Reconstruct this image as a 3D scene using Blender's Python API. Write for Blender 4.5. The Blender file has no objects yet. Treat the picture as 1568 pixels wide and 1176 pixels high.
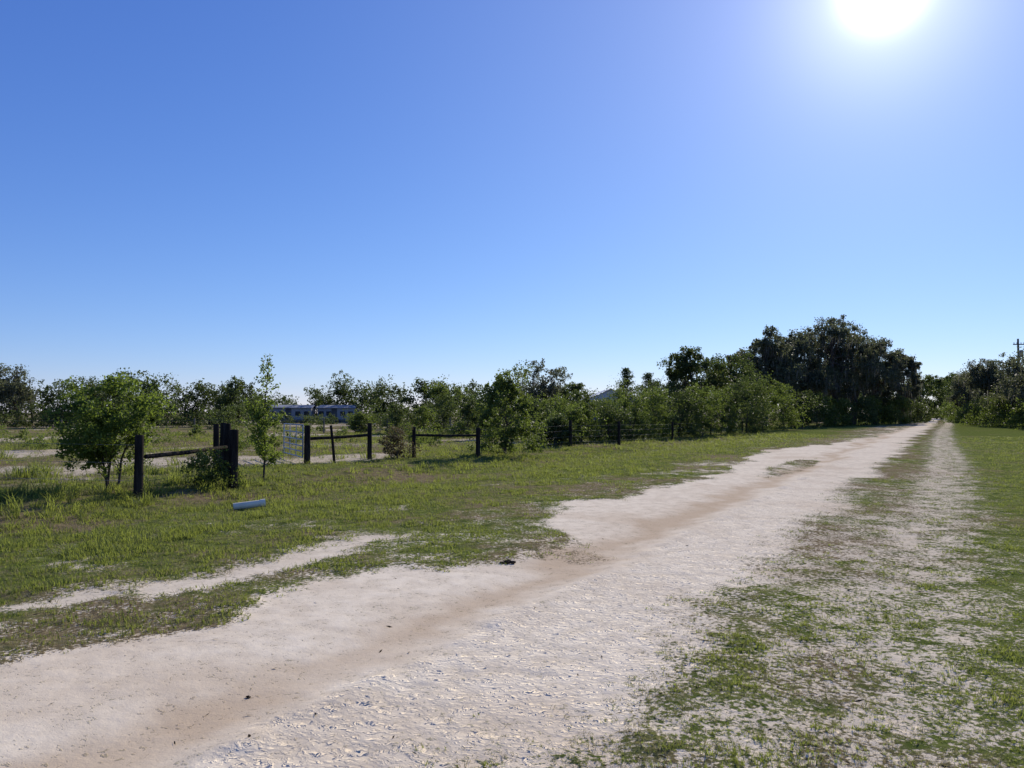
import bpy, math, numpy as np
from mathutils import Vector
scene = bpy.context.scene
PI = math.pi

# ------------------------------------------------------------ numeric noise
def hash2(ix, iy, seed):
    n = (ix*374761393 + iy*668265263 + seed*144269504) & 0xffffffff
    n = ((n ^ (n >> 13))*1274126177) & 0xffffffff
    n = n ^ (n >> 16)
    return n/4294967295.0
def vnoise(x, y, seed):
    xi = np.floor(x); yi = np.floor(y)
    fx = x-xi; fy = y-yi
    fx = fx*fx*(3-2*fx); fy = fy*fy*(3-2*fy)
    xi = xi.astype(np.int64); yi = yi.astype(np.int64)
    a = hash2(xi, yi, seed); b = hash2(xi+1, yi, seed)
    c = hash2(xi, yi+1, seed); d = hash2(xi+1, yi+1, seed)
    return (a*(1-fx)+b*fx)*(1-fy)+(c*(1-fx)+d*fx)*fy
def fbm(x, y, size, octv, seed):
    r = 0; amp = 1; tot = 0; f = 1.0/size
    for o in range(octv):
        ca, sa = math.cos(o*0.9+0.4), math.sin(o*0.9+0.4)
        r = r + amp*vnoise((x*ca-y*sa)*f+o*17.3, (x*sa+y*ca)*f+o*9.1, seed+o*7)
        tot += amp; amp *= 0.55; f *= 2.03
    return r/tot
def sstep(a, b, v):
    q = np.clip((v-a)/(b-a), 0, 1)
    return q*q*(3-2*q)

# ------------------------------------------------------------ terrain fields
DS, DC = math.sin(math.radians(29.7)), math.cos(math.radians(29.7))
def st(x, y):
    return x*DS+y*DC, -x*DC+y*DS
def fields(x, y):
    x = np.asarray(x, float); y = np.asarray(y, float)
    s, t = st(x, y)
    t = t + 0.9*sstep(60, 140, s)
    r = np.hypot(x, y)
    amp = np.clip(1.1+0.02*s, 0.5, 2.4)
    tw = t + (fbm(x, y, 1.1, 6, 1)-.5)*amp
    tL = np.interp(s, [-6, 2.4, 5.3, 6.4, 7.1, 7.8, 8.5, 9.4, 10.6, 12, 13.4, 14.7, 20, 26, 33, 38, 43, 60, 115, 300],
                      [4.9, 4.95, 4.9, 4.6, 3.9, 3.3, 3.6, 5.0, 5.6, 5.8, 5.4, 5.0, 5.0, 5.7, 6.6, 5.8, 4.5, 3.7, 3.2, 3.0])
    tR = np.interp(s, [-6, 12, 21, 40, 110], [1.85, 1.85, 1.75, 1.5, 1.4])
    clear = sstep(-.16, .16, tL-tw)*sstep(-.5, .35, tw-tR)
    isl = ((s-24)/4.2)**2+((t-3.9)/.5)**2 + (fbm(x, y, 1.0, 3, 33)-.5)*1.6
    clear = clear*sstep(.7, 1.2, isl)
    nearR = np.interp(t, [-3, -1.0, -.5, 0, .35, .7, 1.2, 1.7, 2.0, 2.6], [.95, .86, .66, .40, .30, .40, .48, .42, .32, .08])
    farR = np.interp(t, [-3, -1.5, -.9, -.5, .2, .5, 1.0, 1.5, 1.9, 2.3], [.97, .93, .72, .36, .26, .55, .82, .8, .4, .05])
    fr = sstep(9, 26, s)
    cR = nearR*(1-fr)+farR*fr
    cR = cR - .08*sstep(5, 2.5, s)*sstep(-3, -.2, t)
    strip = np.exp(-((tw-6.25)/.36)**2)*sstep(9, 6.5, s)*sstep(.32, .55, fbm(x, y, .8, 4, 44))
    cL = np.interp(t, [4, 5, 6.5, 7.6, 9], [.55, .68, .78, .95, 1.0]) - strip*.8
    cL = cL - .35*sstep(.56, .72, fbm(x, y, 1.4, 5, 46))*sstep(12, 8, t)
    past = sstep(15.5, 18, t)
    pn = fbm(x, y, 5.0, 6, 51)
    pc = .88-.75*sstep(.52, .68, pn)
    pc = pc - .65*np.exp(-(((x+22)/7)**2+((y-29.5)/2.0)**2)) - .55*np.exp(-(((x+9.5)/5)**2+((y-38)/3.5)**2))
    cL = cL*(1-past)+np.clip(pc, .16, 1)*past
    cov = np.where(t > 3.2, cL, cR)*(1-clear)
    n1 = fbm(x, y, .28, 4, 5)
    cov = np.clip(cov+(n1-.5)*3.8*cov*(1-cov), 0, 1)
    dn = fbm(x, y, 2.2, 4, 71); dn2 = fbm(x, y, .55, 4, 72)
    dry = np.interp(t, [-3, -.9, .5, 2, 4.8, 6.8, 7.8, 10.5, 12.5, 16, 25], [.08, .22, .52, .6, .58, .5, .2, .1, .38, .42, .65])
    dry = dry+(dn-.5)*1.1+(dn2-.5)*.8
    dry = dry+.8*np.exp(-(((x+7.2)/2.2)**2+((y-11.3)/1.1)**2))+.7*np.exp(-(((x+6)/2.5)**2+((y-15.6)/.8)**2))+.7*np.exp(-(((x+2.2)/2)**2+((y-20.5)/1.2)**2))
    dry = np.clip(dry, 0, 1)
    tan = np.exp(-((tw-3.5)/.34)**2)*.9*sstep(.2, .5, fbm(x, y, 2.2, 3, 91)+.12)
    tan = tan + sstep(.52, .72, fbm(x, y, 1.6, 4, 92))*.35 + .2*np.exp(-(((s-12)/3)**2+((t-3.8)/.7)**2))
    tan = np.clip(tan+past*.3, 0, 1)
    dirty = np.clip(sstep(2.1, 1.2, tw)*.6+sstep(5.6, 6.6, t)*.55+past*.5, 0, 1)*(1-.6*clear)
    tread = sstep(1.4, 2.1, tw)*sstep(3.2, 2.8, tw)+.5*sstep(-.6, .2, t)*sstep(2.1, 1.7, t)
    tread = np.clip(tread, 0, 1)
    fade = 1/(1+(r/45)**2)
    z = -.045*np.exp(-((t-3.5)/.4)**2)-.02*np.exp(-((t-.2)/.4)**2)
    z = z+.03*np.exp(-((t-2.95)/.12)**2)*sstep(.3, .6, fbm(x, y, .8, 3, 18))
    z = z+cov*(fbm(x, y, .7, 3, 13)-.3)*.06*fade
    z = z+(fbm(x, y, .16, 3, 14)-.5)*.014*fade*(.4+tread*.5)
    z = z-.16*np.exp(-((t-12.0)/2.0)**2)*sstep(60, 40, s)
    z = z+(fbm(x, y, 9, 3, 15)-.5)*.16*sstep(7, 12, t)*sstep(3, 8, r)
    return dict(cov=cov, dry=dry, tan=tan, tread=tread, dirty=dirty, z=z, s=s, t=t, clear=clear)
def gz(x, y):
    return float(fields(np.array([x]), np.array([y]))['z'][0])

# ------------------------------------------------------------ mesh helpers
class B:
    def __init__(self):
        self.v = []; self.q = []; self.m = []; self.a = []; self.n = 0; self.sm = []
    def add(self, v, q, m, a=0.5, smooth=False):
        v = np.asarray(v, float).reshape(-1, 3); q = np.asarray(q, np.int64).reshape(-1, 4)
        self.v.append(v); self.q.append(q+self.n); self.m.append(np.full(len(q), m))
        self.sm.append(np.full(len(q), smooth))
        self.a.append(np.broadcast_to(np.asarray(a, float), (len(v),)).copy()); self.n += len(v)
    def tube(self, pts, rad, m=0, sides=7, cap=False, a=.5):
        pts = np.asarray(pts, float); rad = np.broadcast_to(np.asarray(rad, float), (len(pts),)).copy()
        if cap:
            d0 = pts[1]-pts[0]; d0 /= np.linalg.norm(d0); d1 = pts[-1]-pts[-2]; d1 /= np.linalg.norm(d1)
            pts = np.vstack([pts[0]+d0*1e-4, pts[0], pts[0]+d0*.15*rad[0], pts[1:-1], pts[-1]-d1*.25*rad[-1], pts[-1], pts[-1]-d1*1e-4])
            rad = np.concatenate([[.0005, rad[0]*.9], [rad[0]], rad[1:-1], [rad[-1], rad[-1]*.85, .0005]])
        n = len(pts); ang = np.arange(sides)/sides*2*PI
        V = np.zeros((n, sides, 3))
        ref = None
        for i in range(n):
            d = pts[min(i+1, n-1)]-pts[max(i-1, 0)]; L = np.linalg.norm(d)
            d = d/L if L > 1e-9 else np.array([0, 0, 1.])
            if cap:
                if i <= 2: d = d0
                if i >= n-3: d = d1
            if ref is None:
                ref = np.array([1., 0, 0]) if abs(d[0]) < .8 else np.array([0, 1., 0])
            u = np.cross(d, ref); u /= np.linalg.norm(u); w = np.cross(d, u)
            V[i] = pts[i]+rad[i]*(np.cos(ang)[:, None]*u+np.sin(ang)[:, None]*w)
        q = []
        for i in range(n-1):
            for j in range(sides):
                k = (j+1) % sides
                q.append((i*sides+j, i*sides+k, (i+1)*sides+k, (i+1)*sides+j))
        self.add(V.reshape(-1, 3), q, m, a, True)
    def box(self, c, s, m=0, a=.5, rz=0):
        x, y, z = s[0]/2, s[1]/2, s[2]/2
        v = np.array([(-x, -y, -z), (x, -y, -z), (x, y, -z), (-x, y, -z), (-x, -y, z), (x, -y, z), (x, y, z), (-x, y, z)])
        cr, sr = math.cos(rz), math.sin(rz)
        v = np.stack([v[:, 0]*cr-v[:, 1]*sr, v[:, 0]*sr+v[:, 1]*cr, v[:, 2]], 1)+np.array(c)
        self.add(v, [(0, 3, 2, 1), (4, 5, 6, 7), (0, 1, 5, 4), (1, 2, 6, 5), (2, 3, 7, 6), (3, 0, 4, 7)], m, a)
    def leaves(self, c, L, W, m, a, rng, up=0.0, droop=0.0):
        n = len(c)
        d = rng.normal(size=(n, 3)); d[:, 2] -= droop
        d /= np.linalg.norm(d, axis=1)[:, None]
        nn = rng.normal(size=(n, 3)); nn[:, 2] += up
        w = np.cross(d, nn); w /= np.linalg.norm(w, axis=1)[:, None]+1e-9
        L = np.broadcast_to(L, (n,))[:, None]; W = np.broadcast_to(W, (n,))[:, None]
        V = np.stack([c-d*L*.5, c+w*W*.5-d*L*.05, c+d*L*.5, c-w*W*.5-d*L*.05], 1).reshape(-1, 3)
        q = np.arange(n*4).reshape(-1, 4)
        self.add(V, q, m, np.repeat(np.broadcast_to(a, (n,)), 4))
    def strips(self, c, ln, wd, m, a, rng):
        n = len(c); an = rng.uniform(0, PI, n)
        w = np.stack([np.cos(an), np.sin(an), np.zeros(n)], 1)*np.broadcast_to(wd, (n,))[:, None]*.5
        dn = np.stack([rng.normal(0, .08, n), rng.normal(0, .08, n), -np.ones(n)], 1)*ln[:, None]
        V = np.stack([c-w, c+w, c+w*.25+dn, c-w*.25+dn], 1).reshape(-1, 3)
        self.add(V, np.arange(n*4).reshape(-1, 4), m, np.repeat(np.broadcast_to(a, (n,)), 4))
    def make(self, name, mats, loc=(0, 0, 0), parent=None):
        v = np.concatenate(self.v); q = np.concatenate(self.q).astype(np.int32); m = np.concatenate(self.m).astype(np.int32)
        a = np.concatenate(self.a); sm = np.concatenate(self.sm)
        me = bpy.data.meshes.new(name)
        me.vertices.add(len(v)); me.vertices.foreach_set('co', v.astype(np.float32).ravel())
        me.loops.add(q.size); me.loops.foreach_set('vertex_index', q.ravel())
        me.polygons.add(len(q)); me.polygons.foreach_set('loop_start', (np.arange(len(q))*4).astype(np.int32))
        me.polygons.foreach_set('material_index', m)
        at = me.attributes.new('var', 'FLOAT', 'POINT'); at.data.foreach_set('value', a.astype(np.float32))
        me.update(calc_edges=True)
        me.polygons.foreach_set('use_smooth', sm)
        for mt in mats: me.materials.append(mt)
        ob = bpy.data.objects.new(name, me); scene.collection.objects.link(ob); ob.location = loc
        if parent: ob.parent = parent
        return ob
def empty(name, loc=(0, 0, 0)):
    e = bpy.data.objects.new(name, None); scene.collection.objects.link(e); e.location = loc; e.empty_display_size = .3
    return e

# ------------------------------------------------------------ materials
def nmat(name):
    m = bpy.data.materials.new(name); m.use_nodes = True
    nt = m.node_tree; nt.nodes.clear()
    out = nt.nodes.new('ShaderNodeOutputMaterial')
    return m, nt, out
def N(nt, typ, **kw):
    n = nt.nodes.new(typ)
    for k, v in kw.items(): setattr(n, k, v)
    return n
def inp(nt, sock, v):
    if isinstance(v, bpy.types.NodeSocket): nt.links.new(v, sock)
    elif isinstance(v, (tuple, list)) and len(v) == 3 and sock.type == 'RGBA': sock.default_value = (*v, 1)
    else: sock.default_value = v
def math_(nt, op, a, b=0.0, c=None, clamp=False):
    n = N(nt, 'ShaderNodeMath', operation=op, use_clamp=clamp)
    inp(nt, n.inputs[0], a); inp(nt, n.inputs[1], b)
    if c is not None: inp(nt, n.inputs[2], c)
    return n.outputs[0]
def mix(nt, f, a, b):
    n = N(nt, 'ShaderNodeMix', data_type='RGBA')
    inp(nt, n.inputs[0], f); inp(nt, n.inputs[6], a); inp(nt, n.inputs[7], b)
    return n.outputs[2]
def noise(nt, vec, scale, detail=3, rough=.55):
    n = N(nt, 'ShaderNodeTexNoise'); inp(nt, n.inputs['Vector'], vec)
    n.inputs['Scale'].default_value = scale; n.inputs['Detail'].default_value = detail; n.inputs['Roughness'].default_value = rough
    return n.outputs['Fac']
def attr(nt, name):
    return N(nt, 'ShaderNodeAttribute', attribute_name=name)
def maprange(nt, v, a, b, c=0., d=1.):
    n = N(nt, 'ShaderNodeMapRange', interpolation_type='SMOOTHSTEP'); inp(nt, n.inputs[0], v)
    for i, k in enumerate((a, b, c, d)): inp(nt, n.inputs[i+1], k)
    return n.outputs[0]

def leaf_mat(name, dark, light, transl, tfac=.4, rough=.6, spec=.2, use_rand=False):
    m, nt, out = nmat(name)
    v = attr(nt, 'var').outputs['Fac']
    if use_rand:
        v = math_(nt, 'ADD', math_(nt, 'MULTIPLY', v, .5), math_(nt, 'MULTIPLY', N(nt, 'ShaderNodeObjectInfo').outputs['Random'], .5))
    col = mix(nt, v, dark, light)
    p = N(nt, 'ShaderNodeBsdfPrincipled'); inp(nt, p.inputs['Base Color'], col)
    p.inputs['Roughness'].default_value = rough; p.inputs['Specular IOR Level'].default_value = spec
    tr = N(nt, 'ShaderNodeBsdfTranslucent')
    tc = mix(nt, v, tuple(c*.6 for c in transl), transl); inp(nt, tr.inputs[0], tc)
    ms = N(nt, 'ShaderNodeMixShader'); ms.inputs[0].default_value = tfac
    nt.links.new(p.outputs[0], ms.inputs[1]); nt.links.new(tr.outputs[0], ms.inputs[2]); nt.links.new(ms.outputs[0], out.inputs[0])
    return m
def solid_mat(name, c1, c2, scale=8, rough=.8, bump=.3, stretch=(1, 1, 1), metal=0, spec=.3):
    m, nt, out = nmat(name)
    tc = N(nt, 'ShaderNodeTexCoord'); mp = N(nt, 'ShaderNodeMapping'); mp.inputs['Scale'].default_value = stretch
    nt.links.new(tc.outputs['Object'], mp.inputs[0])
    n = noise(nt, mp.outputs[0], scale, 4)
    col = mix(nt, maprange(nt, n, .35, .65), c1, c2)
    p = N(nt, 'ShaderNodeBsdfPrincipled'); inp(nt, p.inputs['Base Color'], col)
    p.inputs['Roughness'].default_value = rough; p.inputs['Metallic'].default_value = metal; p.inputs['Specular IOR Level'].default_value = spec
    bn = N(nt, 'ShaderNodeBump'); bn.inputs['Strength'].default_value = bump; bn.inputs['Distance'].default_value = .02
    nt.links.new(n, bn.inputs['Height']); nt.links.new(bn.outputs[0], p.inputs['Normal'])
    nt.links.new(p.outputs[0], out.inputs[0])
    return m

M_bark = solid_mat('bark', (.05, .042, .035), (.12, .1, .085), 6, .9, .8, (1, 1, .25), spec=.05)
M_oak = leaf_mat('oak_leaves', (.03, .043, .016), (.085, .115, .04), (.15, .20, .04), .38)
M_oakgrey = leaf_mat('mossy_hazy_oak_leaves', (.052, .06, .036), (.125, .14, .08), (.175, .195, .085), .42)  # moss grey, with the hazy look of the oaks put into the leaf colour
M_moss = leaf_mat('spanish_moss', (.12, .12, .10), (.21, .205, .17), (.2, .195, .155), .42)
M_shrub = leaf_mat('shrub_leaves', (.04, .06, .018), (.11, .14, .04), (.215, .285, .045), .43)
M_bright = leaf_mat('young_tree_leaves', (.045, .075, .017), (.10, .14, .035), (.28, .38, .055), .46)
M_dryleaf = leaf_mat('dry_shrub_leaves', (.07, .055, .03), (.14, .11, .06), (.16, .13, .05), .35)
M_grass = leaf_mat('grass_blades', (.06, .085, .02), (.13, .16, .042), (.39, .45, .08), .52, .6, .2, True)
M_drygrass = leaf_mat('dry_grass_blades', (.12, .11, .055), (.24, .20, .11), (.36, .32, .15), .47, .6, .2, True)
M_post = solid_mat('creosote_wood', (.018, .015, .013), (.045, .038, .032), 10, .95, .6, (1, 1, .15), spec=.02)
M_graywood = solid_mat('weathered_wood', (.10, .09, .075), (.2, .18, .15), 10, .85, .5, (1, 1, .15), spec=.1)
M_gate = solid_mat('painted_gate_steel', (.20, .26, .32), (.27, .33, .39), 4, .6, .05, spec=.15)
M_wire = solid_mat('galvanised_wire', (.2, .2, .2), (.3, .3, .3), 4, .7, .05, spec=.1)
M_pvc = solid_mat('white_pipe_plastic', (.66, .60, .46), (.76, .70, .55), 5, .7, .05, spec=.05)
M_pvcin = solid_mat('pipe_dark_inside', (.05, .05, .05), (.1, .1, .09), 5, .8, .05)
M_dung = solid_mat('dark_clod', (.02, .016, .012), (.06, .045, .03), 30, .9, .8, spec=.05)
M_siding = solid_mat('pale_siding', (.24, .25, .26), (.30, .31, .32), .5, .7, .1)
M_roof = solid_mat('grey_metal_roof', (.24, .25, .26), (.32, .33, .34), .5, .7, .1, spec=.1)
M_roofw = solid_mat('white_metal_roof', (.6, .6, .6), (.7, .7, .7), .5, .6, .1, spec=.1)
M_glass = solid_mat('window_glass', (.02, .025, .03), (.04, .05, .06), 1, .2, .0)
M_skirt = solid_mat('skirting', (.07, .07, .07), (.12, .12, .12), 1, .8, .2)

def ground_material():
    m, nt, out = nmat('sandy_ground')
    tc = N(nt, 'ShaderNodeTexCoord').outputs['Object']
    cov = attr(nt, 'cov').outputs['Fac']; dry = attr(nt, 'dry').outputs['Fac']
    tan = attr(nt, 'tan').outputs['Fac']; tread = attr(nt, 'tread').outputs['Fac']; dirty = attr(nt, 'dirty').outputs['Fac']
    stv = attr(nt, 'st').outputs['Vector']
    n_f = noise(nt, tc, 26, 3, .68); n_m = noise(nt, tc, 5, 3, .6); n_l = noise(nt, tc, .8, 2, .6); n_vf = noise(nt, tc, 110, 1, .6)
    fine = math_(nt, 'ADD', math_(nt, 'MULTIPLY', n_f, .75), math_(nt, 'MULTIPLY', n_m, .25))
    fine = maprange(nt, fine, .34, .66)
    mask = maprange(nt, math_(nt, 'SUBTRACT', math_(nt, 'MULTIPLY', cov, 1.25), fine), -.2, .25)
    sand = mix(nt, maprange(nt, n_m, .3, .7), (.70, .60, .45), (.83, .725, .555))
    sand = mix(nt, math_(nt, 'MULTIPLY', maprange(nt, n_l, .45, .7), .35), sand, (.62, .51, .37))
    sand = mix(nt, math_(nt, 'MULTIPLY', tan, .85), sand, (.52, .395, .26))
    sand = mix(nt, math_(nt, 'MULTIPLY', dirty, .85), sand, mix(nt, n_f, (.36, .30, .21), (.66, .565, .42)))
    speck = maprange(nt, n_vf, .60, .74)
    sand = mix(nt, math_(nt, 'MULTIPLY', speck, .28), sand, (.24, .19, .13))
    green = mix(nt, maprange(nt, n_m, .3, .7), (.07, .095, .022), (.16, .185, .048))
    brown = mix(nt, maprange(nt, n_f, .3, .7), (.125, .092, .05), (.29, .23, .135))
    dd = maprange(nt, math_(nt, 'ADD', dry, math_(nt, 'MULTIPLY', math_(nt, 'SUBTRACT', n_m, .5), 1.0)), .25, .85)
    g = mix(nt, dd, green, brown)
    col = mix(nt, mask, sand, g)
    p = N(nt, 'ShaderNodeBsdfDiffuse'); inp(nt, p.inputs['Color'], col); p.inputs['Roughness'].default_value = 0
    # soft irregular tyre-churned relief in road coordinates
    wv = N(nt, 'ShaderNodeVectorMath', operation='ADD'); nt.links.new(stv, wv.inputs[0])
    cb = N(nt, 'ShaderNodeCombineXYZ'); inp(nt, cb.inputs[0], math_(nt, 'MULTIPLY', n_m, .2)); inp(nt, cb.inputs[1], math_(nt, 'MULTIPLY', n_l, .3))
    nt.links.new(cb.outputs[0], wv.inputs[1])
    mp = N(nt, 'ShaderNodeMapping'); mp.inputs['Scale'].default_value = (30, 15, 1); nt.links.new(wv.outputs[0], mp.inputs[0])
    tn = noise(nt, mp.outputs[0], 1.0, 3, .6)
    th = math_(nt, 'MULTIPLY', maprange(nt, tn, .34, .55), math_(nt, 'MULTIPLY', tread, maprange(nt, n_m, .35, .6, .3, 1.)))
    h = math_(nt, 'ADD', math_(nt, 'MULTIPLY', th, .34), math_(nt, 'MULTIPLY', n_f, .22))
    h = math_(nt, 'ADD', h, math_(nt, 'MULTIPLY', n_vf, .06))
    h = math_(nt, 'ADD', h, math_(nt, 'MULTIPLY', n_m, .4))
    h = math_(nt, 'ADD', h, math_(nt, 'MULTIPLY', mask, .45))
    bn = N(nt, 'ShaderNodeBump'); bn.inputs['Strength'].default_value = .6; bn.inputs['Distance'].default_value = .026
    nt.links.new(h, bn.inputs['Height']); nt.links.new(bn.outputs[0], p.inputs['Normal'])
    nt.links.new(p.outputs[0], out.inputs[0])
    return m

# ------------------------------------------------------------ ground sheet
def build_ground():
    dense = np.radians(np.linspace(-46, 46, 780)); coarse = np.radians(np.linspace(46, 314, 56))[1:-1]
    ang = np.concatenate([dense, coarse])
    rad = np.concatenate([[0.0, .5, 1.0, 1.5], 2.0*(60.0)**(np.arange(620)/619.0), 120*(6000/120.)**(np.arange(1, 41)/40.)])
    A, R = np.meshgrid(ang, rad)
    x = (R*np.sin(A)).ravel(); y = (R*np.cos(A)).ravel()
    F = fields(x, y)
    v = np.stack([x, y, F['z']], 1).astype(np.float32)
    na, nr = len(ang), len(rad)
    i, j = np.meshgrid(np.arange(nr-1), np.arange(na), indexing='ij'); k = (j+1) % na
    q = np.stack([i*na+j, i*na+k, (i+1)*na+k, (i+1)*na+j], -1).reshape(-1, 4)[:, ::-1].astype(np.int32)
    me = bpy.data.meshes.new('ground')
    me.vertices.add(len(v)); me.vertices.foreach_set('co', v.ravel())
    me.loops.add(q.size); me.loops.foreach_set('vertex_index', q.ravel())
    me.polygons.add(len(q)); me.polygons.foreach_set('loop_start', (np.arange(len(q))*4).astype(np.int32))
    for nm in ('cov', 'dry', 'tan', 'tread', 'dirty'):
        a = me.attributes.new(nm, 'FLOAT', 'POINT'); a.data.foreach_set('value', F[nm].astype(np.float32))
    a = me.attributes.new('st', 'FLOAT_VECTOR', 'POINT')
    a.data.foreach_set('vector', np.stack([F['s'], F['t'], F['s']*0], 1).astype(np.float32).ravel())
    me.update(calc_edges=True)
    me.polygons.foreach_set('use_smooth', np.ones(len(q), bool))
    me.materials.append(ground_material())
    ob = bpy.data.objects.new('ground', me); scene.collection.objects.link(ob)
build_ground()

# ------------------------------------------------------------ grass
def tuft(name, nb, rad, h0, h1, width, lean, mat, seed, parent, loc):
    rng = np.random.default_rng(seed); b = B()
    for i in range(nb):
        an = rng.uniform(0, 2*PI); rr = rad*math.sqrt(rng.uniform())
        base = np.array([math.cos(an)*rr, math.sin(an)*rr, -.006])
        d = an+rng.normal(0, .8); L = rng.uniform(h0, h1); ln = lean*rng.uniform(.3, 1.2)
        dirv = np.array([math.cos(d), math.sin(d), 0]); side = np.array([-math.sin(d), math.cos(d), 0])*width*.5
        side = side*rng.uniform(.7, 1.2)
        up = np.array([0, 0, 1.])
        p1 = base+up*L*.55*math.cos(ln*.5)+dirv*L*.5*math.sin(ln*.5)
        p2 = p1+up*L*.45*math.cos(ln*1.5)+dirv*L*.5*math.sin(ln*1.5)
        V = [base-side, base+side, p1+side*.8, p1-side*.8, p2+side*.1, p2-side*.1]
        b.add(V, [(0, 1, 2, 3), (3, 2, 4, 5)], 0, rng.uniform())
    return b.make(name, [mat], loc, parent)
def scatter(name, pts, scl, tilt, tuftargs, seed):
    rng = np.random.default_rng(seed); n = len(pts)
    me = bpy.data.meshes.new(name); me.vertices.add(n); me.vertices.foreach_set('co', pts.astype(np.float32).ravel())
    rot = np.stack([rng.normal(0, tilt, n), rng.normal(0, tilt, n), rng.uniform(0, 2*PI, n)], 1)
    a = me.attributes.new('rot', 'FLOAT_VECTOR', 'POINT'); a.data.foreach_set('vector', rot.astype(np.float32).ravel())
    a = me.attributes.new('scl', 'FLOAT_VECTOR', 'POINT'); a.data.foreach_set('vector', scl.astype(np.float32).ravel())
    me.update()
    ob = bpy.data.objects.new(name, me); scene.collection.objects.link(ob)
    src = tuft('tuft', *tuftargs, seed, ob, tuple(pts[0]))
    g = bpy.data.node_groups.new(name+'_nodes', 'GeometryNodeTree')
    g.interface.new_socket(name='Geometry', in_out='INPUT', socket_type='NodeSocketGeometry')
    g.interface.new_socket(name='Geometry', in_out='OUTPUT', socket_type='NodeSocketGeometry')
    gi = g.nodes.new('NodeGroupInput'); go = g.nodes.new('NodeGroupOutput')
    ip = g.nodes.new('GeometryNodeInstanceOnPoints'); oi = g.nodes.new('GeometryNodeObjectInfo')
    oi.inputs['Object'].default_value = src; oi.inputs['As Instance'].default_value = True
    r = g.nodes.new('GeometryNodeInputNamedAttribute'); r.data_type = 'FLOAT_VECTOR'; r.inputs['Name'].default_value = 'rot'
    s = g.nodes.new('GeometryNodeInputNamedAttribute'); s.data_type = 'FLOAT_VECTOR'; s.inputs['Name'].default_value = 'scl'
    L = g.links.new
    L(gi.outputs[0], ip.inputs['Points']); L(oi.outputs['Geometry'], ip.inputs['Instance'])
    L(r.outputs['Attribute'], ip.inputs['Rotation']); L(s.outputs['Attribute'], ip.inputs['Scale'])
    L(ip.outputs[0], go.inputs[0])
    md = ob.modifiers.new('scatter', 'NODES'); md.node_group = g
    return ob
def candidates(n, r0, r1, seed, a=44):
    rng = np.random.default_rng(seed)
    u = rng.uniform(0, 1, n)
    r = r0*(r1/r0)**u
    th = np.radians(rng.uniform(-a, a, n))
    return r*np.sin(th), r*np.cos(th), r, rng
def do_grass():
    x, y, r, rng = candidates(130000, 2.4, 60, 3)
    F = fields(x, y)
    p = F['cov']**1.2*(1-.8*F['dry'])
    k = rng.uniform(0, 1, len(x)) < p
    lush = np.interp(F['t'], [-2, 0, 2, 5, 7.5, 9, 13, 16], [.5, .3, .25, .38, .66, .8, .85, .8])
    clumpy = .6+.95*sstep(.38, .68, fbm(x, y, .6, 3, 81))
    sc = lush*clumpy*rng.uniform(.6, 1.25, len(x))*(1+np.clip(r-8, 0, 60)/55)
    wd = 1.1+r/28
    pts = np.stack([x, y, F['z']], 1)[k]; s3 = np.stack([(.3+.6*sc)*wd, (.3+.6*sc)*wd, sc], 1)[k]
    scatter('grass', pts, s3, .15, (13, .05, .04, .11, .0055, .7, M_grass), 11)
    x, y, r, rng = candidates(100000, 2.4, 50, 4)
    F = fields(x, y)
    p = F['cov']**.8*(.2+.7*F['dry'])
    k = rng.uniform(0, 1, len(x)) < p
    sc = rng.uniform(.5, 1.2, len(x))*(1+np.clip(r-8, 0, 60)/60)
    sc = sc*np.interp(F['t'], [-2, 2, 5, 9, 13], [.48, .42, .55, .8, .9])
    pts = np.stack([x, y, F['z']], 1)[k]; s3 = np.stack([sc*(1.15+r/28), sc*(1.15+r/28), sc*.75], 1)[k]
    scatter('dry_grass', pts, s3, .2, (11, .05, .03, .09, .0045, 1.1, M_drygrass), 12)
    x, y, r, rng = candidates(22000, 9, 90, 5)
    F = fields(x, y); t = F['t']
    p = np.interp(t, [10.5, 12.5, 14, 17, 60], [0, .12, .5, .45, .3])*F['cov']*(fbm(x, y, 2.5, 3, 77) > .47)
    k = rng.uniform(0, 1, len(x)) < p
    sc = rng.uniform(.4, 1.1, len(x))*np.interp(t, [11, 14, 18], [.45, .8, 1.1])
    pts = np.stack([x, y, F['z']], 1)[k]; s3 = np.stack([sc*1.3, sc*1.3, sc], 1)[k]
    scatter('tall_weeds', pts, s3, .15, (34, .16, .12, .42, .014, .8, M_grass), 13)
do_grass()

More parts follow.
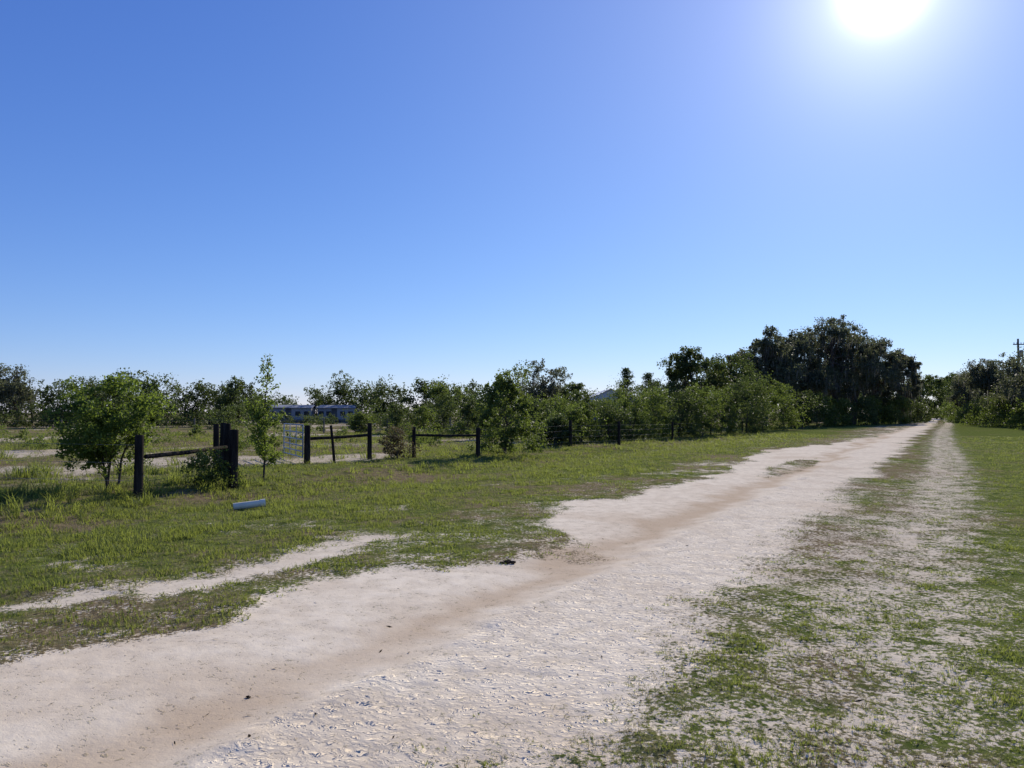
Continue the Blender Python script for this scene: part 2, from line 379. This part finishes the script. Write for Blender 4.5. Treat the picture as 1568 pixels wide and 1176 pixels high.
# ------------------------------------------------------------ trees
def crown(b, c, rad, nclump, ntwig, nleaf, leaf, rng, mleaf=1, clump=.34, tone=0.0, moss=0, mossm=2, shrub=False):
    c = np.array(c, float); rad = np.array(rad, float)
    cs = []
    if shrub:
        for i in range(nclump):
            f = (i+.5)/nclump*.84+.06+rng.uniform(-.04, .04)
            rr = math.sqrt(max(0.02, 1-f**2.2))*math.sqrt(rng.uniform(.05, 1))*.8
            a = rng.uniform(0, 2*PI)
            cs.append([c[0]+math.cos(a)*rr*rad[0], c[1]+math.sin(a)*rr*rad[1], c[2]-rad[2]+2*rad[2]*f])
    else:
        while len(cs) < nclump:
            d = rng.normal(size=3); d /= np.linalg.norm(d)
            rr = rng.uniform(.15, .9)**.6
            cs.append(c+d*rr*rad*.84)
    cs = np.array(cs)
    rm = rad[:2].mean()*clump*rng.uniform(.6, 1.35, nclump)
    tw = []; tws = []; tv = []
    for i in range(nclump):
        d = rng.normal(size=(ntwig, 3)); d /= np.linalg.norm(d, axis=1)[:, None]
        tw.append(cs[i]+d*(rm[i]*rng.uniform(.15, 1.3, ntwig)**.75)[:, None]*np.array([1.1, 1.1, .85]))
        tws.append(rm[i]*rng.uniform(.12, .28, ntwig)); tv.append(np.full(ntwig, rng.uniform(-.28, .28)))
    tw = np.concatenate(tw); tws = np.concatenate(tws); tv = np.concatenate(tv)+rng.uniform(-.15, .15, len(tw))
    idx = rng.integers(0, len(tw), nleaf)
    off = np.clip(rng.normal(size=(nleaf, 3)), -1.7, 1.7)
    p = tw[idx]+off*tws[idx][:, None]*np.array([1, 1, .85])
    p[:, 2] = np.maximum(p[:, 2], rng.uniform(.02, .25, nleaf))
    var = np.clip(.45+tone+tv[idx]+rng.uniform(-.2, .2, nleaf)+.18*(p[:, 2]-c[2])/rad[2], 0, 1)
    sz = leaf*rng.uniform(.55, 1.3, nleaf)
    b.leaves(p, sz, sz*.6, mleaf, var, rng, up=.8)
    if moss:
        idx = rng.integers(0, len(tw), moss)
        q = tw[idx]+rng.normal(size=(moss, 3))*.15
        ln = rng.uniform(.3, 1.4, moss)*min(1, rad[2]/5)
        b.strips(q, ln, rng.uniform(.05, .14, moss), mossm, rng.uniform(.1, .9, moss), rng)
    return cs, rm
def limbs(b, base, top, r0, cs, rng, sides=6, nmax=30):
    base = np.array(base, float); top = np.array(top, float)
    L = np.linalg.norm(top-base)
    pts = [base]
    for f in (.12, .35, .6, .8, 1.0):
        pts.append(base+(top-base)*f+np.array([*rng.normal(0, .025*L, 2), 0]))
    b.tube(pts, [r0*1.45, r0*1.05, r0*.9, r0*.7, r0*.45, r0*.2], 0, sides+2)
    for cc in cs[:nmax]:
        f = rng.uniform(.2, .9); i = f*5; k = int(i)
        p0 = pts[k]+(pts[min(k+1, 5)]-pts[k])*(i-k)
        mid = (p0+cc)/2+rng.normal(0, .06, 3)*np.linalg.norm(cc-p0)+np.array([0, 0, -.04*L])
        mid[2] = max(mid[2], .05)
        rr = r0*(1-f*.7)*.45
        b.tube([p0, mid, cc], [rr, rr*.6, rr*.18], 0, sides-1)
def tree(name, k, d, h, w, leaf, nleaf, seed, mats, base=.18, trunk=None, ncl=16, moss=0, tone=0, clump=.34, dy=1.0, shrub=False, stems=1):
    rng = np.random.default_rng(seed)
    x, y = k*d, d; z0 = gz(x, y)
    b = B()
    zc = h*(1+base)/2; rz = h*(1-base)/2
    cs, rm = crown(b, (0, 0, zc), (w/2, w/2*dy, rz), ncl, 14, nleaf, leaf, rng, 1, clump, tone, moss, shrub=shrub)
    for i in range(stems):
        ox, oy = (rng.normal(0, .06), rng.normal(0, .06)) if stems > 1 else (0, 0)
        limbs(b, (ox, oy, -.1), (rng.normal(0, .03*h)+ox*5, oy*5, h*(.6 if shrub else .75)), (trunk or h*.028), cs[i::stems], rng)
    return b.make(name, mats, (x, y, z0))

OAK = [M_bark, M_oak, M_moss]; OAKG = [M_bark, M_oakgrey, M_moss]; SHR = [M_bark, M_shrub, M_moss]; BR = [M_bark, M_bright, M_moss]
for i, (k, d, h, w, ms) in enumerate([(.337, 88, 12.2, 10, OAKG), (.382, 95, 14.0, 11, OAKG), (.4226, 100, 17.6, 12.5, OAKG),
                                      (.452, 104, 15.6, 10, OAKG), (.4835, 108, 14.0, 10, OAKG), (.518, 112, 13.0, 7, OAKG)]):
    tree('live_oak_tree', k, d, h, w, .27, 24000, 100+i, ms, .04, ncl=36, moss=1700, clump=.24, tone=.05)
tree('oak_tree', .244, 68, 9.4, 6.6, .21, 16000, 120, OAK, .05, ncl=26, clump=.32, tone=-.08)
tree('oak_tree', .285, 76, 8.8, 5.5, .22, 11000, 121, OAK, .05, ncl=20, clump=.36, tone=-.05)
tree('oak_tree', .315, 80, 7.6, 5.5, .24, 9000, 122, OAK, .05, ncl=16, clump=.38, tone=.05)
for i, (k, d, h, w) in enumerate([(.605, 125, 10.4, 8), (.64, 98, 10.2, 8), (.678, 84, 9.9, 8.5), (.725, 74, 9.2, 9), (.79, 66, 9, 9)]):
    tree('oak_tree', k, d, h, w, .23, 15000, 140+i, OAKG, .03, ncl=28, clump=.3, moss=500)
tree('oak_tree', .044, 85, 7.9, 6, .23, 9000, 151, OAKG, .05, ncl=20, moss=300)
tree('oak_tree', .078, 90, 6.4, 5, .24, 6000, 152, OAK, .02, ncl=14)
tree('small_tree', -.09, 80, 5.7, 4.6, .22, 6000, 153, SHR, .02, ncl=14)
tree('oak_tree', -.664, 85, 7.6, 6.2, .23, 9000, 154, OAKG, .1, ncl=18, moss=500)
tree('oak_tree', -.53, 84, 6.5, 8.2, .23, 10000, 155, OAK, .02, ncl=20)
tree('oak_tree', -.364, 90, 5.9, 6.2, .24, 8000, 156, OAK, .02, ncl=16)
def pine(name, k, d, h, w, seed):
    rng = np.random.default_rng(seed); b = B(); x, y = k*d, d
    b.tube([(0, 0, -.1), (0, 0, h*.5), (.05, 0, h)], [.13, .09, .02], 0, 7)
    for lv in np.linspace(.15, .97, 15):
        for j in range(6):
            a = rng.uniform(0, 2*PI); L = w/2*(1.05-lv)**.55*rng.uniform(.5, 1.2)
            e = np.array([math.cos(a)*L, math.sin(a)*L, h*lv+L*.2])
            b.tube([(0, 0, h*lv), e], [.03, .008], 0, 4)
            n = 45; f = rng.uniform(.2, 1.05, n)[:, None]
            p = np.array([0, 0, h*lv])*(1-f)+e*f+rng.normal(0, .13, (n, 3))
            b.leaves(p, .24, .08, 1, rng.uniform(0, .6, n), rng, .3)
    b.make(name, [M_bark, M_oak], (x, y, gz(x, y)))
pine('pine_tree', .153, 85, 6.6, 4.0, 160); pine('pine_tree', .181, 90, 6.3, 3.6, 161)

def treeline():
    rng = np.random.default_rng(200); b = B()
    L = [(-.72, 95, 6, 8), (-.69, 92, 5.5, 7), (-.64, 95, 4.9, 7), (-.605, 92, 5.3, 7), (-.57, 96, 5.9, 7), (-.50, 96, 6.7, 8), (-.47, 94, 6.0, 7), (-.435, 97, 5.2, 7),
         (-.403, 100, 5.2, 7), (-.385, 104, 5.4, 7), (-.345, 104, 4.8, 6), (-.30, 170, 4.6, 12), (-.33, 160, 4.4, 12), (-.265, 140, 6.0, 8), (-.232, 132, 7.8, 9), (-.20, 130, 6.6, 8), (-.18, 126, 6.2, 8),
         (-.16, 120, 6.7, 8), (-.125, 115, 6.3, 7), (-.09, 118, 6.4, 8), (-.055, 110, 5.8, 8), (-.02, 108, 6.1, 7), (.01, 104, 6.1, 7), (.06, 110, 5.4, 9), (.105, 125, 4.9, 7),
         (.15, 118, 5.2, 9), (.20, 110, 6, 8), (.23, 100, 6, 8),
         (.27, 125, 6, 10), (.31, 130, 6.5, 10), (.35, 135, 7, 11), (.39, 140, 7, 12), (.43, 140, 7.5, 12), (.47, 145, 7.5, 12), (.505, 150, 7.5, 12), (.53, 150, 9.3, 9),
         (.545, 140, 9.6, 7), (.565, 190, 11, 10), (.578, 230, 13.2, 14), (.59, 220, 12.6, 12), (.60, 170, 10.6, 9), (.625, 135, 9.5, 9), (.66, 115, 8.5, 9), (.70, 100, 8, 9), (.75, 92, 8, 9), (.86, 64, 9, 10)]
    for (k, d, h, w) in L:
        h = h*rng.uniform(.93, 1.08); x, y = k*d, d
        cs, rm = crown(b, (x, y, h*.5), (w/2, w/2, h*.5), 18, 12, int(90*w*h*(90/d)**.3), .30*(d/100)**.5, rng, 1, .36, rng.uniform(-.25, .25), shrub=True)
        limbs(b, (x, y, -.1), (x, y, h*.6), .16, cs, rng, 5, 8)
    for k in np.arange(-.80, .26, .02):
        if -.34 < k < -.2: d = rng.uniform(96, 112); h = rng.uniform(.8, 1.6)
        else: d = rng.uniform(72, 84); h = rng.uniform(1.6, 3.2)
        k2 = k+rng.normal(0, .006); w = rng.uniform(2.8, 4.4)
        crown(b, (k2*d, d, h*.5), (w/2, w/2, h*.5), 9, 8, 800, .2, rng, 1, .42, rng.uniform(-.1, .45), shrub=True)
    b.make('distant_tree_line', [M_bark, M_oak, M_moss])
treeline()

def scrub():
    rng = np.random.default_rng(222); b = B()
    n = 0
    while n < 95:
        k = rng.uniform(-.75, .24); d = rng.uniform(26, 66)
        x, y = k*d, d; s, t = st(x, y)
        if t < (15.0 if k > -.02 else 19) or (k < -.15 and rng.uniform() < .72): continue
        n += 1
        h = rng.uniform(.5, 1.3)*(1.35 if k > .0 else .85); w = h*rng.uniform(1.3, 2.2)
        crown(b, (x, y, h*.5+gz(x, y)), (w/2, w/2, h*.5), 8, 8, int(520*(35/d)**.5), .085*(d/35)**.6, rng, 0, .4, rng.uniform(-.2, .5), shrub=True)
    b.make('pasture_scrub', [M_shrub])
scrub()

def hedge():
    L = [(.057, 36, 1.5, 2.2), (.075, 38, 1.9, 2.6), (.092, 40, 2.2, 2.8), (.127, 42, 2.3, 3.4), (.157, 44, 2.7, 3.4), (.188, 48, 3.2, 3.6), (.223, 50, 3.2, 3.8), (.253, 52, 3.7, 3.6),
         (.279, 56, 3.5, 3.6), (.312, 60, 4.9, 4.8), (.335, 64, 4.6, 4.4), (.36, 70, 4.5, 4.6), (.385, 78, 4.0, 4.6), (.405, 86, 3.6, 5), (.43, 92, 3.6, 5.4), (.46, 96, 3.6, 5.4), (.485, 102, 3.8, 5.4), (.51, 108, 3.8, 5.4), (.53, 118, 4, 6)]
    for i, (k, d, h, w) in enumerate(L):
        tree('roadside_shrub', k, d, h, w, .125*(d/50)**.6, 6000, 300+i, SHR if i % 3 else OAK, .0, trunk=.05, ncl=22, clump=.32, tone=[-.05, .12, .0, .2][i % 4], shrub=True)
    for i, (k, d, h, w) in enumerate([(.585, 150, 3.5, 6), (.605, 118, 3.2, 6), (.63, 94, 3.2, 5.5), (.655, 84, 3.2, 5.5), (.685, 76, 3.4, 5.5), (.72, 68, 3.2, 5)]):
        tree('roadside_shrub', k, d, h, w, .2, 4500, 330+i, SHR, .0, trunk=.05, ncl=14, clump=.4, tone=.1, shrub=True)
    for i, (k, d, h, w) in enumerate([(-.15, 56, 2.4, 2.8), (-.118, 60, 2.2, 2.8), (-.06, 50, 2.8, 2.6), (-.035, 44, 2.2, 2.2), (.03, 42, 2.3, 2.6), (-.2, 62, 1.7, 2.6), (-.09, 66, 3.4, 3.6), (.01, 60, 3.3, 3.6), (.1, 58, 3.4, 3.8), (.14, 60, 3.8, 4), (.18, 62, 4.1, 4.4), (.07, 50, 2.6, 3),
                                      (-.045, 62, 3, 3.5), (.05, 64, 3.2, 3.6), (.215, 64, 4.2, 4.2)]):
        tree('field_shrub', k, d, h, w, .14, 4500, 350+i, SHR if i % 2 else OAK, .0, trunk=.04, ncl=16, clump=.36, tone=.1, shrub=True)
hedge()
tree('young_tree', -.535, 15.7, 2.5, 2.3, .07, 17000, 401, BR, .08, trunk=.026, ncl=30, clump=.31, stems=3)
tree('tall_bush', -.008, 29.3, 3.5, 2.9, .10, 12000, 402, SHR, .0, trunk=.05, ncl=30, clump=.26, tone=.12, shrub=True)
tree('dry_bush', -.152, 26.0, 1.1, 1.4, .06, 3500, 403, [M_bark, M_dryleaf, M_moss], .0, trunk=.02, ncl=12, clump=.36, shrub=True)
tree('weed_bush', -.405, 16.6, .75, 1.6, .06, 3500, 404, SHR, .0, trunk=.015, ncl=10, clump=.36, shrub=True)
def sapling():
    rng = np.random.default_rng(411); b = B()
    stem = [(0, 0, -.05), (.03, 0, .8), (-.02, .02, 1.6), (.05, 0, 2.3), (.1, 0, 2.9)]
    b.tube(stem, [.028, .022, .016, .01, .004], 0, 7)
    z = .35
    while z < 2.9:
        a = rng.uniform(0, 2*PI); L = (.40 if z < 1.7 else .24)*rng.uniform(.5, 1.15)
        sx = np.interp(z, [0, .8, 1.6, 2.3, 2.9], [0, .03, -.02, .05, .1])
        p0 = np.array([sx, 0, z]); e = p0+np.array([math.cos(a)*L, math.sin(a)*L, L*.7])
        b.tube([p0, e], [.007, .003], 0, 4)
        n = 80 if z < 1.75 else 26
        f = rng.uniform(.25, 1.1, n)[:, None]
        p = p0*(1-f)+e*f+rng.normal(0, .055, (n, 3))
        b.leaves(p, .08, .04, 1, rng.uniform(.1, .9, n), rng, .5)
        z += .05 if z < 1.7 else .075
    x, y = -5.9, 17.9
    b.make('sapling_tree', [M_bark, M_bright], (x, y, gz(x, y)))
sapling()

# ------------------------------------------------------------ fences, gate
def post(parent, nm, x, y, h, r=.075, lean=(0, 0), mat=M_post):
    b = B(); z0 = gz(x, y)
    b.tube([(0, 0, -.2), (lean[0]*.4, lean[1]*.4, h*.4), (lean[0], lean[1], h)], [r*1.03, r, r*.93], 0, 12, cap=True)
    return b.make(nm, [mat], (x, y, z0), parent)
def rail(parent, nm, p, q, r=.05, mat=M_post):
    b = B(); p = np.array(p, float); q = np.array(q, float); m = (p+q)/2; m[2] -= .015
    b.tube([p-m, (0, 0, 0), q-m], [r, r*1.02, r*.95], 0, 9, cap=True)
    return b.make(nm, [mat], tuple(m), parent)
def wires(parent, nm, pts, heights, r=.003):
    b = B()
    for h in heights:
        for (a, c) in zip(pts[:-1], pts[1:]):
            za, zc = gz(*a)+h, gz(*c)+h
            b.tube([(a[0], a[1], za), ((a[0]+c[0])/2, (a[1]+c[1])/2, (za+zc)/2-.02), (c[0], c[1], zc)], r, 0, 4)
    return b.make(nm, [M_wire], (0, 0, 0), parent)
f1 = empty('wooden_fence')
P1b = [(-6.22, 16.8), (-6.87, 18.2), (-7.5, 19.5), (-8.2, 20.9)]
post(f1, 'post_1', -7.28, 14.7, 1.25, .085)
for i, (x, y) in enumerate(P1b): post(f1, 'post_%d' % (i+2), x, y, [1.3, 1.34, 1.34, 1.28][i], [.1, .09, .085, .085][i], (.02*(-1)**i, 0))
z = gz(-7.28, 14.7)
rail(f1, 'rail_1', (-7.2, 14.8, z+.82), (-6.87, 18.1, z+.86), .045)
wires(f1, 'wire_strands', [(-7.28, 14.7), (-14, 15.6), (-22, 17), (-34, 19)], [.35, .7, 1.05])
for i, (x, y) in enumerate([(-14, 15.6), (-22, 17)]): post(f1, 'post_%d' % (i+6), x, y, 1.15, .06)
f2 = empty('wooden_fence')
P2 = [(-6.42, 23.6), (-4.9, 25.9), (-3.52, 27.0), (-1.26, 27.9), (2.75, 35.4), (5.4, 38.0), (9.6, 45), (14, 53), (19, 62)]
for i, (x, y) in enumerate(P2): post(f2, 'post_%d' % (i+1), x, y, [1.2, 1.25, 1.1, 1.1, 1.25, 1.2, 1.15, 1.15, 1.15][i], [.1, .08, .07, .085, .08, .075, .065, .065, .065][i])
def zz(i): return gz(*P2[i])
rail(f2, 'rail_1', (P2[0][0], P2[0][1], zz(0)+.78), (P2[1][0], P2[1][1], zz(1)+.84), .05)
rail(f2, 'rail_2', (P2[2][0], P2[2][1], zz(2)+.80), (P2[3][0], P2[3][1], zz(3)+.80), .045)
post(f2, 'leaning_stake', -5.62, 23.9, 1.2, .045, (-.16, .1), M_post)
wires(f2, 'wire_strands', P2, [.25, .5, .78, 1.02], .0018)
f3 = empty('pasture_fence')
for i in range(12):
    post(f3, 'post_%d' % (i+1), -40+i*5, 58+.4*i, 1.2, .06, mat=M_graywood)
wires(f3, 'wire_strands', [(-40+i*5, 58+.4*i) for i in range(12)], [.5, 1.0], .003)

def gate():
    b = B(); a = np.array([-6.6, 23.75]); c = np.array([-8.15, 26.9]); zt = gz(-7.3, 25)
    for h in (.18, .36, .54, .74, .96, 1.2):
        b.tube([(a[0], a[1], zt+h), (c[0], c[1], zt+h)], .02, 0, 8, cap=True)
    for f in (0.0, .33, .66, 1.0):
        p = a+(c-a)*f
        b.tube([(p[0], p[1]-.002, zt+.17), (p[0], p[1]-.002, zt+1.21)], .022 if f in (0., 1.) else .015, 0, 8, cap=True)
    b.tube([(-6.6, 23.75, zt+.3), (-6.45, 23.62, zt+.3)], .015, 0, 6); b.tube([(-6.6, 23.75, zt+1.05), (-6.45, 23.62, zt+1.05)], .015, 0, 6)
    b.make('tube_farm_gate', [M_gate])
gate()

def pipe():
    b = B(); z0 = gz(-4.7, 13.4)
    n = 20; an = np.arange(n)/n*2*PI
    secs = [(-.27, .058, 0), (-.27, .064, 0), (.18, .064, 0), (.19, .073, 0), (.27, .073, 0), (.27, .062, 0), (.24, .056, 1), (-.265, .056, 1), (-.27, .058, 1)]
    for (x0, r0, m0), (x1, r1, m1) in zip(secs[:-1], secs[1:]):
        V = np.concatenate([np.stack([np.full(n, xx), rr*np.cos(an), rr*np.sin(an)], 1) for xx, rr in ((x0, r0), (x1, r1))])
        b.add(V, [(j, (j+1) % n, n+(j+1) % n, n+j) for j in range(n)], m1, .5, True)
    ob = b.make('white_pipe', [M_pvc, M_pvcin], (-4.66, 13.4, z0+.085)); ob.rotation_euler = (0, math.radians(-5), math.radians(22))
pipe()
def clod(x, y, r, seed):
    rng = np.random.default_rng(seed); b = B()
    for i in range(9):
        o = rng.normal(0, r*.45, 3); o[2] = abs(o[2])*.5
        d = rng.normal(size=3); d[2] *= .3; d /= np.linalg.norm(d)
        b.tube([o-d*r*.5, o, o+d*r*.5], [r*.2, r*.36, r*.18], 0, 7, cap=True)
    p = rng.normal(0, r*.8, (30, 3)); p[:, 2] = np.abs(p[:, 2])*.3
    b.leaves(p, r*.6, r*.2, 0, .5, rng)
    b.make('dirt_clod', [M_dung], (x, y, gz(x, y)+r*.15))
clod(-.04, 8.1, .055, 1); clod(-1.52, 4.4, .014, 2)
def litter():
    x, y, r, rng = candidates(1800, 2.5, 22, 9)
    F = fields(x, y); k = (F['t'] < 8) & (rng.uniform(size=len(x)) < .12+.5*(F['cov'] > .1))
    p = np.stack([x, y, F['z']+.006], 1)[k]; b = B()
    n = len(p); a = rng.uniform(0, PI, n); L = rng.uniform(.01, .035, n)
    d = np.stack([np.cos(a), np.sin(a), rng.normal(0, .2, n)], 1)*L[:, None]; w = np.stack([-np.sin(a), np.cos(a), rng.normal(0, .5, n)], 1)*rng.uniform(.002, .006, n)[:, None]
    V = np.stack([p-d, p+w, p+d, p-w], 1).reshape(-1, 3)
    b.add(V, np.arange(n*4).reshape(-1, 4), 0, .4)
    b.make('leaf_litter', [M_dung])
litter()

# ------------------------------------------------------------ buildings
def mobile_home(loc, W, rz):
    e = empty('mobile_home', loc)
    D, H0, H1 = 4.5, .5, 2.35
    b = B(); b.box((0, 0, (H0+H1)/2), (W, D, H1-H0)); b.make('walls', [M_siding], parent=e)
    b = B(); b.box((0, 0, .25), (W-.1, D-.1, .5)); b.make('skirting', [M_skirt], parent=e)
    b = B()
    v = [(-W/2-.25, -D/2-.3, H1), (W/2+.25, -D/2-.3, H1), (W/2+.25, 0, H1+.45), (-W/2-.25, 0, H1+.45), (-W/2-.25, D/2+.3, H1), (W/2+.25, D/2+.3, H1)]
    v2 = [(x, y, z+.12) for x, y, z in v]
    b.add(v+v2, [(6, 7, 8, 9), (9, 8, 11, 10), (0, 3, 2, 1), (3, 4, 5, 2), (0, 1, 7, 6), (4, 10, 11, 5), (0, 6, 9, 3), (3, 9, 10, 4), (1, 2, 8, 7), (2, 5, 11, 8)], 0)
    b.make('roof', [M_roof], parent=e)
    b = B()
    for f in (-.4, -.2, .18, .39): b.box((W*f, -D/2-.02, 1.5), (.8, .06, .7))
    b.make('windows', [M_glass], parent=e)
    b = B(); b.box((-.3, -D/2-.02, 1.45), (.9, .08, 1.85)); b.make('door', [M_skirt], parent=e)
    b = B(); b.box((-.3, -D/2-.7, .35), (1.6, 1.2, .3)); b.box((-.3, -D/2-1.5, .17), (1.2, .35, .3)); b.make('steps', [M_graywood], parent=e)
    e.rotation_euler = (0, 0, rz)
mobile_home((-36.2, 124, 0), 6.6, .12); mobile_home((-28.8, 126, 0), 6.2, -.08)
def barn():
    g = empty('metal_roof_barn', (12.7, 101, 0))
    b = B(); b.box((0, 0, 1.6), (7, 9, 3.2)); b.make('walls', [M_siding], parent=g)
    b = B()
    b.add([(-3.9, -4.8, 3.1), (0, -4.8, 4.7), (0, 4.8, 4.7), (-3.9, 4.8, 3.1), (3.9, -4.8, 3.1), (3.9, 4.8, 3.1)], [(0, 1, 2, 3), (1, 4, 5, 2)], 0)
    b.add([(-3.4, -4.5, 3.21), (3.4, -4.5, 3.21), (0.02, -4.5, 4.6), (-.02, -4.5, 4.6)], [(0, 1, 2, 3)], 0)
    b.make('roof', [M_roofw], parent=g)
    b = B(); b.box((0, -4.53, 1.2), (2.6, .06, 2.4)); b.make('door', [M_skirt], parent=g)
barn()
def upole():
    x, y = 61.5, 91; b = B()
    b.tube([(0, 0, -.3), (0, 0, 5), (0, 0, 10.6)], [.17, .14, .11], 0, 10, cap=True)
    b.box((0, -.16, 9.9), (1.4, .1, .12), 0)
    for xx in (-.6, -.25, .25, .6): b.tube([(xx, -.16, 9.96), (xx, -.16, 10.15)], .04, 1, 8, cap=True)
    b.tube([(.25, -.2, 8.4), (.25, -.2, 9.2)], .2, 1, 12, cap=True)
    b.make('utility_pole', [M_graywood, M_wire], (x, y, 0))
upole()

# ------------------------------------------------------------ light, sky, camera
EL, AZ = math.radians(27.3), math.radians(26.8)
sd = Vector((math.sin(AZ)*math.cos(EL), math.cos(AZ)*math.cos(EL), math.sin(EL)))
w = bpy.data.worlds.new('World'); scene.world = w; w.use_nodes = True
nt = w.node_tree; nt.nodes.clear()
sky = N(nt, 'ShaderNodeTexSky', sky_type='NISHITA'); sky.sun_disc = False
sky.sun_elevation = EL; sky.sun_rotation = AZ; sky.air_density = 1.0; sky.dust_density = 0.0; sky.ozone_density = 4.0; sky.altitude = 500
vm = N(nt, 'ShaderNodeVectorMath', operation='MULTIPLY'); nt.links.new(sky.outputs[0], vm.inputs[0]); vm.inputs[1].default_value = (.1104, .12, .1464)
sp = N(nt, 'ShaderNodeSeparateXYZ'); nt.links.new(vm.outputs[0], sp.inputs[0])
cm = N(nt, 'ShaderNodeCombineXYZ')
for i, (gm, gn) in enumerate([(1.08, 8.0), (.93, 7.2), (.64, 8.5)]):
    inp(nt, cm.inputs[i], math_(nt, 'MULTIPLY', math_(nt, 'POWER', sp.outputs[i], gm), gn))
bg = N(nt, 'ShaderNodeBackground'); nt.links.new(cm.outputs[0], bg.inputs[0]); bg.inputs[1].default_value = .1
tc = N(nt, 'ShaderNodeTexCoord'); dt = N(nt, 'ShaderNodeVectorMath', operation='DOT_PRODUCT')
nt.links.new(tc.outputs['Generated'], dt.inputs[0]); dt.inputs[1].default_value = sd
c = math_(nt, 'MAXIMUM', dt.outputs['Value'], 0.0)
a1 = math_(nt, 'MULTIPLY', math_(nt, 'POWER', c, 2200), 2.5)
a2 = math_(nt, 'MULTIPLY', math_(nt, 'POWER', c, 260), .42)
a25 = math_(nt, 'MULTIPLY', math_(nt, 'POWER', c, 60), .2)
a3 = math_(nt, 'MULTIPLY', math_(nt, 'POWER', c, 10), .17)
bg2 = N(nt, 'ShaderNodeBackground'); bg2.inputs[0].default_value = (1, .96, .94, 1)
nt.links.new(math_(nt, 'ADD', math_(nt, 'ADD', a1, a25), math_(nt, 'ADD', a2, a3)), bg2.inputs[1])
ad = N(nt, 'ShaderNodeAddShader'); wo = N(nt, 'ShaderNodeOutputWorld')
nt.links.new(bg.outputs[0], ad.inputs[0]); nt.links.new(bg2.outputs[0], ad.inputs[1]); nt.links.new(ad.outputs[0], wo.inputs[0])

sl = bpy.data.lights.new('sun', 'SUN'); sl.energy = 5.0; sl.angle = math.radians(.5); sl.color = (1, .92, .78)
so = bpy.data.objects.new('sun', sl); scene.collection.objects.link(so); so.location = (0, 0, 40)
so.rotation_mode = 'QUATERNION'; so.rotation_quaternion = sd.to_track_quat('Z', 'Y')

cd = bpy.data.cameras.new('camera'); cd.lens = 26.4; cd.sensor_width = 36; cd.clip_end = 12000; cd.clip_start = .05
co = bpy.data.objects.new('camera', cd); scene.collection.objects.link(co)
co.location = (0, 0, 1.6); co.rotation_euler = (math.radians(92.2), 0, 0)
scene.camera = co
scene.view_settings.view_transform = 'Standard'; scene.view_settings.look = 'None'; scene.view_settings.exposure = 0
